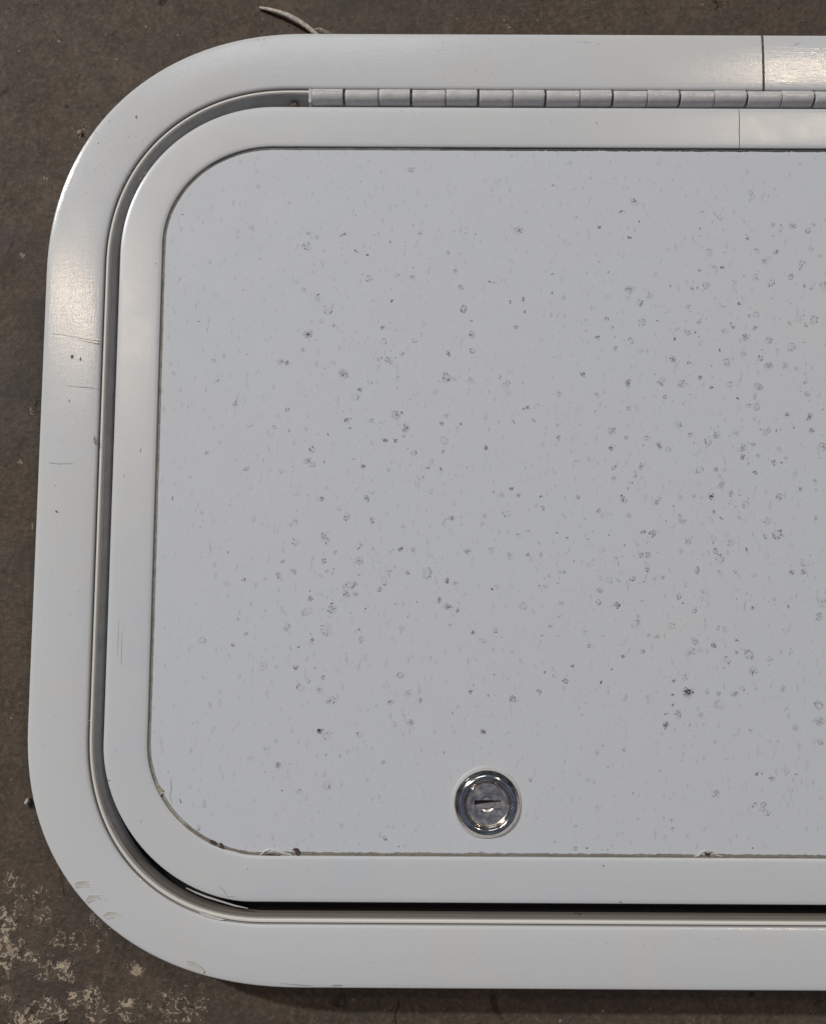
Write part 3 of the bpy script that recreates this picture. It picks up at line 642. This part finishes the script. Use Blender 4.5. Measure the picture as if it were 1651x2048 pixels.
while k_ < 1200:    # short vertical dashes of weathering
    x, y = rs.uniform(340, 2300), rs.uniform(312, 1700)
    if rs.random() > .25 + dens(min(x, 1500), y): continue
    if math.hypot(x - 975, y - 1609) < 76: continue
    k_ += 1
    xx, yy = place(x, y, PZ)
    PM.blob(xx, yy, rs.uniform(.09, .20), rs.uniform(.22, .65), zz(), (.20, .21, .22), rs.uniform(.06, .34), rs, 6, rs.gauss(0, .18), .3)
# rusty bare chips along the lower edge and scrapes
def pline(pts, wd, a, col=CHAR): PM.line([place(*p, PZ) for p in pts], [q * .2 for q in wd], zz() + .01, col, a)
pline([(341, 1555), (343, 1575), (340, 1592), (344, 1606)], [1, 2.5, 2, 1], .35); pline([(359, 1598), (363, 1606)], [2, 2], .8)
pline([(345, 993), (345, 1001)], [1.8, 1.8], .75); pline([(350, 964), (350, 972)], [1, 1], .3)
b = len(V); mk = [(0, 0, 0, 0)] * b + PM.M
F = F + [tuple(j + b for j in f) for f in PM.F]; V = V + PM.V
panel = mesh('door_panel', V, F, M_panel, hatch, mark=mk)

# sealant bead in the groove between trim and panel
pin_ = resample(outline_closed('inner', .10), 1.2); pot = resample(outline_closed('inner', 1.25), 1.2)
def bead(P, c_off, rad, z, name, mat, parent):
    n = len(P); V = []; F = []
    for i, (x, y) in enumerate(P):
        a = P[i - 1]; b2 = P[(i + 1) % n]; dx, dy = b2[0] - a[0], b2[1] - a[1]; L = math.hypot(dx, dy) or 1; nx, ny = -dy / L, dx / L
        q = .15 * mnoise.noise(Vector((x * .25, y * .25, 1.7)))
        for t in (-1, -.5, 0, .5, 1): V.append((x + nx * rad * t, y + ny * rad * t, z + (1 - t * t) * .35 + q))
    for i in range(n):
        for j in range(4): F.append((i * 5 + j, i * 5 + j + 1, ((i + 1) % n) * 5 + j + 1, ((i + 1) % n) * 5 + j))
    return mesh(name, V, F, mat, parent, smooth=True)
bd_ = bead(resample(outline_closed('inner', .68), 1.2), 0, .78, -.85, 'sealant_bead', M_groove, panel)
at = bd_.data.attributes.new('mark', 'FLOAT_COLOR', 'POINT')      # shade line under the top edge, painted into the bead colour
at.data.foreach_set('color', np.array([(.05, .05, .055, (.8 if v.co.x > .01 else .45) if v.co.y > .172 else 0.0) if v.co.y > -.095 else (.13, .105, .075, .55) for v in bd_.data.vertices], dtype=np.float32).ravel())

# corroded chips on the panel's lower edge
def chip(px, py, r, seed, pts=None, name='paint_chip', mat=None, h=.35):
    rr = random.Random(seed); z = PZ
    if pts: P = [place(a, b, z) for a, b in pts]
    else:
        cx, cy = place(px, py, z); P = [(cx + r * .2 * rr.uniform(.6, 1.2) * math.cos(t * .7), cy + r * .2 * rr.uniform(.6, 1.2) * math.sin(t * .7)) for t in range(9)]
    Q = []
    for i in range(len(P)):
        a, b2 = P[i], P[(i + 1) % len(P)]
        for t in (0, .33, .66): Q.append((a[0] + (b2[0] - a[0]) * t + rr.uniform(-.09, .09), a[1] + (b2[1] - a[1]) * t + rr.uniform(-.09, .09)))
    cx = sum(q[0] for q in Q) / len(Q); cy = sum(q[1] for q in Q) / len(Q); n = len(Q); V = [(x, y, z - .02) for x, y in Q]
    V += [(cx + (x - cx) * .82, cy + (y - cy) * .82, z + rr.uniform(.06, h)) for x, y in Q]
    V += [(cx + (x - cx) * .4, cy + (y - cy) * .4, z + rr.uniform(.02, h * .8)) for x, y in Q] + [(cx, cy, z + .12)]
    F = []
    for s in range(2):
        for i in range(n): F.append((s * n + i, s * n + (i + 1) % n, (s + 1) * n + (i + 1) % n, (s + 1) * n + i))
    for i in range(n): F.append((2 * n + i, 2 * n + (i + 1) % n, 3 * n))
    return mesh(name, V, F, mat or M_bare, panel)
chip(0, 0, 0, 1, [(418, 1680), (424, 1679), (427, 1685), (431, 1681), (434, 1689), (428, 1694), (419, 1689)])
chip(0, 0, 0, 2, [(436, 1694), (441, 1691), (440, 1684), (447, 1689), (449, 1699), (442, 1698)])
chip(0, 0, 0, 3, [(584, 1699), (590, 1695), (597, 1697), (601, 1704), (596, 1713), (592, 1711), (590, 1703)])
chip(0, 0, 0, 4, [(523, 1714), (533, 1708), (543, 1706), (553, 1711), (562, 1711), (567, 1714.5), (545, 1715.5)])
chip(0, 0, 0, 5, [(1406, 1704), (1413, 1706), (1425, 1704), (1419, 1709), (1416, 1714), (1409, 1710)])
chip(0, 0, 0, 6, [(311, 1566), (318, 1570), (328, 1580), (328, 1588), (322, 1592), (315, 1580)], mat=M_seal, h=.6)
chip(0, 0, 0, 7, [(318, 1586), (326, 1587), (324, 1593), (320, 1591)], h=.6)
# lifted paint around two of the chips
def edge_ribbon(pts, wd, mat=M_flake, th=.3): ribbon('lifted_paint', [place(a, b, PZ) for a, b in pts], wd, PZ - .02, mat, panel, th=th, wob=.3)
edge_ribbon([(520, 1711), (530, 1702), (540, 1699), (552, 1702), (566, 1706), (580, 1709), (590, 1716)], [.4, 1.0, 1.1, 1.0, .9, .8, .4])
edge_ribbon([(1388, 1713), (1396, 1711), (1403, 1704), (1412, 1701.5), (1424, 1702.5), (1431, 1710), (1442, 1713)], [.4, .8, .6, .5, .6, .8, .4])
edge_ribbon([(450, 1699), (470, 1706), (492, 1712), (520, 1716)], [.3, 1.0, .9, .4], th=.15)

# ------------------------------------------------------------------ hinge
hinge = bpy.data.objects.new('hinge', None); sc.collection.objects.link(hinge); hinge.parent = hatch
YH = place(900, 179.3, -1.9 + 1.57)[1] - 2.78; PITCH = (place(624 + 67.05 * 10, 195)[0] - place(624, 195)[0]) / 10
X0 = place(623.5, 195)[0]; RAD = 3.2; ZH = -1.9
def knuckle(L, seed):
    r = random.Random(seed); n = 40; V = []; F = []
    st = [(0, RAD - .9), (0, RAD - .25), (.10, RAD - .06), (.3, RAD)] + [(L * t, RAD + r.uniform(-.015, .015)) for t in (.2, .4, .6, .8)] + [(L - .3, RAD), (L - .10, RAD - .06), (L, RAD - .25), (L, RAD - .9)]
    for x, rad in st:
        for j in range(n):
            t = 2 * math.pi * j / n; V.append((x, rad * math.cos(t), rad * math.sin(t)))
    for i in range(len(st) - 1):
        for j in range(n): F.append((i * n + j, i * n + (j + 1) % n, (i + 1) * n + (j + 1) % n, (i + 1) * n + j))
    F.append(tuple(reversed(range(n)))); F.append(tuple((len(st) - 1) * n + j for j in range(n)))
    return V, F
Kn = int((2 * XC - XH - X0 + 10 ) / PITCH); k0 = None
rk = random.Random(9)
for i in range(30):
    wide = (i % 2 == 0)
    L = PITCH - (1.05 if wide else .26)
    xs = X0 + PITCH * i + (0 if wide else -.10)
    Vk, Fk = knuckle(L, i)
    k = mesh('hinge_knuckle', Vk, Fk, M_hinge, hinge, smooth=True, auto=40)
    k.location = (xs * MM, (YH + (0.10 if wide else -.08)) * MM, (ZH + (.0 if wide else -.10)) * MM)
    k.rotation_euler = (rk.uniform(-.8, .8), rk.uniform(-.004, .004), rk.uniform(-.003, .003))
def cyl(name, x0, x1, y, z, rad, mat, parent, n=20):
    V = []; F = []
    for x in (x0, x1):
        for j in range(n): V.append((x, y + rad * math.cos(2 * math.pi * j / n), z + rad * math.sin(2 * math.pi * j / n)))
    for j in range(n): F.append((j, (j + 1) % n, n + (j + 1) % n, n + j))
    F += [tuple(reversed(range(n))), tuple(range(n, 2 * n))]
    return mesh(name, V, F, mat, parent, smooth=True, auto=40)
cyl('hinge_pin', X0 - .2, X0 + PITCH * 30 - .5, YH, ZH - .1, 2.3, M_pin, hinge)
def box(name, x0, x1, y0, y1, z0, z1, mat, parent):
    V = [(x, y, z) for z in (z0, z1) for y in (y0, y1) for x in (x0, x1)]
    F = [(0, 2, 3, 1), (4, 5, 7, 6), (0, 1, 5, 4), (2, 6, 7, 3), (0, 4, 6, 2), (1, 3, 7, 5)]
    o = mesh(name, V, F, mat, parent)
    bm = bmesh.new(); bm.from_mesh(o.data)
    bmesh.ops.bevel(bm, geom=bm.edges[:], offset=.12 * MM, segments=2, affect='EDGES'); bm.to_mesh(o.data); bm.free()
    return o
box('hinge_leaf', X0, X0 + PITCH * 30, YH - 4.0, YH + 3.2, -8.6, -6.4, M_hinge, hinge)
box('end_plate', X0 - 1.35, X0 - .25, YH - 3.1, YH + 3.6, -7.0, -.35, M_hinge, hinge)
# rolled-over seam on the first knuckle
ribbon('hinge_seam', [(X0 + .4 + i * .9, YH + .75 + .03 * (i % 3)) for i in range(14)], .22, ZH + RAD - .16, M_pin, hinge, th=.09)
# blob of old sealant in the gap beside the hinge
def lump(name, x, y, z, rx, ry, rz_, mat, parent, seed=0, sub=3, amp=.25):
    bm = bmesh.new(); bmesh.ops.create_icosphere(bm, subdivisions=sub, radius=1)
    for v in bm.verts:
        d = 1 + amp * mnoise.noise(v.co * 1.8 + Vector((seed * 7.3, 0, 0))) + amp * .5 * mnoise.noise(v.co * 5 + Vector((0, seed * 3.3, 0)))
        v.co = Vector((x * MM + v.co.x * rx * d * MM, y * MM + v.co.y * ry * d * MM, z * MM + v.co.z * rz_ * d * MM))
    me = bpy.data.meshes.new(name); bm.to_mesh(me); bm.free()
    for p in me.polygons: p.use_smooth = True
    return link(name, me, mat, parent)
lump('sealant_blob', *place(588, 209, -4), -4.6, 2.3, 1.5, 1.0, M_bare, hatch, 2)
lump('sealant_blob', *place(1154, 1831, -5), -4.4, 2.2, 1.2, .9, M_bare, hatch, 3)

# ------------------------------------------------------------------ lock
lock = bpy.data.objects.new('lock', None); sc.collection.objects.link(lock); lock.parent = hatch
LX, LY = place(974.5, 1609.5, 1.0)
def lathe(name, prof, mat, parent, n=96, cx=LX, cy=LY):
    V = []; F = []
    for r_, z in prof:
        for j in range(n): t = 2 * math.pi * j / n; V.append((cx + r_ * math.cos(t), cy + r_ * math.sin(t), z))
    for i in range(len(prof) - 1):
        for j in range(n): F.append((i * n + j, i * n + (j + 1) % n, (i + 1) * n + (j + 1) % n, (i + 1) * n + j))
    return mesh(name, V, F, mat, parent, smooth=True, auto=50)
b0 = PZ
lathe('bezel', [(13.0, b0 - .3), (13.0, b0 + .15), (12.85, b0 + .55), (12.3, b0 + .85), (11.8, b0 + 1.45), (11.2, b0 + 1.95), (10.6, b0 + 2.2), (10.0, b0 + 2.25), (9.45, b0 + 2.05), (9.1, b0 + 1.6), (8.95, b0 + 1.1), (8.8, b0 + .9), (8.6, b0 - .5)], M_chrome, lock)
lathe('barrel_rim', [(8.80, b0 + .2), (8.80, b0 + 1.35), (8.70, b0 + 1.62), (8.52, b0 + 1.74), (8.34, b0 + 1.66), (8.15, b0 + 1.40), (7.95, b0 + .95)], M_chrome, lock)
# soft, slightly lopsided ring of squeezed sealant round the lock
Vr = []; Fr = []; n = 120
for (r_, z, sh) in ((12.7, b0 + .25, 0), (13.3, b0 + .28, .45), (13.6, b0 + .20, .8), (13.9, b0 - .02, 1.0)):
    for j in range(n):
        t = 2 * math.pi * j / n
        q = r_ + sh * (.55 * math.cos(t - 1.9) + .35 * mnoise.noise(Vector((math.cos(t) * 1.5, math.sin(t) * 1.5, 0))))
        Vr.append((LX + q * math.cos(t), LY + q * math.sin(t), z))
for i in range(3):
    for j in range(n): Fr.append((i * n + j, i * n + (j + 1) % n, (i + 1) * n + (j + 1) % n, (i + 1) * n + j))
mesh('sealant_ring', Vr, Fr, simple('clear_sealant', (0.655, 0.67, 0.67), .4, scale=200, var=.08, bump=.2), lock, smooth=True, auto=70)
# barrel face: height field with dish and keyway
S = 8.2; NN = 210; zf = b0 + 1.0
pos = np.linspace(-S, S, NN)
KX0, KX1, KY0, KY1 = -5.1, 5.25, -1.45, 1.55
idx = {}; V = []; Ff = []; cls = []
def hz(x, y):
    r_ = math.hypot(x + .2, y - .2); z = zf
    if r_ < 3.1: z -= .30 * min(1, (3.1 - r_) / .7)
    z -= .10 * max(0, math.hypot(x, y) - 7.4)
    return z
face = Marks(); 
for iy, y in enumerate(pos):
    for ix, x in enumerate(pos):
        if math.hypot(x, y) < S + .05: idx[(ix, iy)] = len(V); V.append((LX + x, LY + y, hz(x, y)))
for iy in range(NN - 1):
    for ix in range(NN - 1):
        c4 = [(ix, iy), (ix + 1, iy), (ix + 1, iy + 1), (ix, iy + 1)]
        if all(c in idx for c in c4):
            mx_, my_ = (pos[ix] + pos[ix + 1]) / 2, (pos[iy] + pos[iy + 1]) / 2
            if KX0 < mx_ < KX1 and KY0 < my_ < KY1: continue
            Ff.append(tuple(idx[c] for c in c4))
mesh('barrel_face', V, Ff, M_face, lock, smooth=True, auto=40)
V = []; F = []
def quadwall(pts, zt, zb):
    b = len(V)
    for x, y in pts: V.append((LX + x, LY + y, zt)); 
    for x, y in pts: V.append((LX + x, LY + y, zb))
    m = len(pts)
    for i in range(m): F.append((b + i, b + (i + 1) % m, b + m + (i + 1) % m, b + m + i))
    F.append(tuple(b + m + i for i in range(m)))
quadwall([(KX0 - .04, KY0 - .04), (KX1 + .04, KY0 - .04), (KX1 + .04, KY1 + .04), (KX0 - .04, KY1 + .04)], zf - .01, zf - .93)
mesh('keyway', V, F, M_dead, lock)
# spring shutter that covers the lower part of the slot, tipped so the left end gapes
sv = [(KX0 + .05, KY0 + .02, zf - .40), (KX1 - .05, KY0 + .02, zf - .20), (KX1 - .05, .98, zf - .30), (2.2, .72, zf - .38), (0.0, .42, zf - .45), (-3.0, .0, zf - .5), (KX0 + .05, -.35, zf - .55)]
V = [(LX + x, LY + y, z) for x, y, z in sv] + [(LX + x, LY + y, z - .3) for x, y, z in sv]; m = len(sv)
F = [tuple(range(m)), tuple(reversed(range(m, 2 * m)))] + [(i, i + m, (i + 1) % m + m, (i + 1) % m) for i in range(m)]
mesh('shutter', V, F, M_shut, lock)
ribbon('shutter_rim', [(LX + x, LY + y) for x, y in ((.9, -1.3), (1.8, -.85), (2.5, -.2), (2.9, .6))], .26, zf - .22, M_shut, lock, th=.18)
ribbon('shutter_rim', [(LX + x, LY + y) for x, y in ((-4.9, -.75), (-3.9, -.85), (-2.8, -1.2))], .22, zf - .45, M_shut, lock, th=.18)

# ------------------------------------------------------------------ things on the floor
def tag(o, label, cat, group=None, kind=None):
    if label: o['label'] = label
    if cat: o['category'] = cat
    if group: o['group'] = group
    if kind: o['kind'] = kind
# pale split stalk poking out from under the top edge
P = [(518, 12), (535, 17), (552, 23), (575, 32), (595, 43), (612, 54), (628, 66), (645, 78)]
Rr = [.60, .85, 1.0, 1.15, 1.22, 1.15, 1.05, .8]
V = []; F = []; m = 12; rr = random.Random(4)
for i, ((x, y), r_) in enumerate(zip(P, Rr)):
    wx, wy = place(x, y, GZ + 2); a = place(*P[max(0, i - 1)], GZ + 2); b2 = place(*P[min(len(P) - 1, i + 1)], GZ + 2)
    dx, dy = b2[0] - a[0], b2[1] - a[1]; L = math.hypot(dx, dy); nx, ny = -dy / L, dx / L
    zc = GZ + .9 + 1.6 * math.sin(i / 7 * 2.6)
    for j in range(m):
        t = 2 * math.pi * j / m; q = r_ * (1 + rr.uniform(-.10, .10)) * (1.0 if j % 3 else .86)
        V.append((wx + nx * q * math.cos(t), wy + ny * q * math.cos(t), zc + q * math.sin(t)))
for i in range(len(P) - 1):
    for j in range(m): F.append((i * m + j, i * m + (j + 1) % m, (i + 1) * m + (j + 1) % m, (i + 1) * m + j))
F += [tuple(reversed(range(m))), tuple((len(P) - 1) * m + j for j in range(m))]
st = mesh('dry_stalk', V, F, M_straw, smooth=True, auto=70)
tag(st, 'pale dry stalk sticking out from under the top edge of the hatch', 'stalk')
ws = [(*place(x, y, GZ + 2), 0) for x, y in ((622, 62), (640, 59), (658, 66), (672, 72))]
V = []; F = []
for i, (x, y, _) in enumerate(ws):
    wd = (.5, .75, .5, .1)[i]
    V += [(x, y + wd, GZ + 2.2), (x, y, GZ + 2.8), (x, y - wd, GZ + 2.1), (x, y, GZ + 1.6)]
for i in range(3):
    for j in range(4): F.append((4 * i + j, 4 * i + (j + 1) % 4, 4 * i + 4 + (j + 1) % 4, 4 * i + 4 + j))
F += [(3, 2, 1, 0), (12, 13, 14, 15)]
mesh('split_end', V, F, M_straw, st)
pb = lump('pebble', *gp(161, 267), GZ + .5, 1.25, 1.25, .8, M_peb, None, 4, amp=.15)
tag(pb, 'small round tan pebble on the concrete beside the upper left corner', 'pebble')
# crumb of debris by the left edge
cr = lump('debris_crumb', *gp(58, 1603), GZ + .9, 1.1, 1.6, 1.3, M_grit, None, 8, amp=.7)
tag(cr, 'pale jagged crumb touching the lower left edge of the hatch', 'debris')
# uncountable grit
V = []; F = []; rg = random.Random(31)
def grain(x, y, s):
    b = len(V); h = s * rg.uniform(.5, 1.0); k = 6
    for j in range(k):
        t = 2 * math.pi * j / k; q = s * rg.uniform(.6, 1.3); V.append((x + q * math.cos(t), y + q * math.sin(t), GZ + .01))
    for j in range(k):
        t = 2 * math.pi * j / k + .3; q = s * rg.uniform(.3, .8); V.append((x + q * math.cos(t), y + q * math.sin(t), GZ + h * rg.uniform(.5, 1)))
    V.append((x, y, GZ + h))
    for j in range(k): F.append((b + j, b + (j + 1) % k, b + k + (j + 1) % k, b + k + j)); F.append((b + k + j, b + k + (j + 1) % k, b + 2 * k))
for (x, y) in ((42, 48), (3, 79), (37, 92), (79, 73), (9, 170), (149, 211), (266, 166), (325, 50), (376, 33), (88, 357), (120, 295), (105, 297), (45, 510), (70, 498), (94, 490), (23, 1560), (43, 1690), (780, 2016), (833, 2021), (910, 2000), (887, 2018), (1299, 2017), (1338, 2023), (1578, 2028), (1030, 2028), (1020, 55), (1447, 53), (1231, 54), (840, 2020), (1187, 1985), (770, 2021), (1620, 2022)):
    grain(*gp(x, y), rg.uniform(.15, .34))
for i in range(800):
    x, y = rg.choice(((rg.uniform(-20, 200), rg.uniform(0, 2048)), (rg.uniform(0, 1650), rg.uniform(-10, 68)), (rg.uniform(0, 1650), rg.uniform(1985, 2060))))
    grain(*gp(x, y), rg.uniform(.05, .16))
for cx, cy, m, sp in ((195, 1850, 26, 9), (185, 1838, 14, 4), (212, 1868, 10, 5), (400, 2000, 30, 22), (365, 1990, 18, 14), (60, 1300, 6, 10), (265, 1930, 16, 10)):
    for i in range(m): grain(*gp(rg.gauss(cx, sp), rg.gauss(cy, sp)), rg.uniform(.10, .34))
gt = mesh('grit', V, F, M_grit); tag(gt, 'pale grains of grit scattered over the brown concrete', 'grit', kind='stuff')
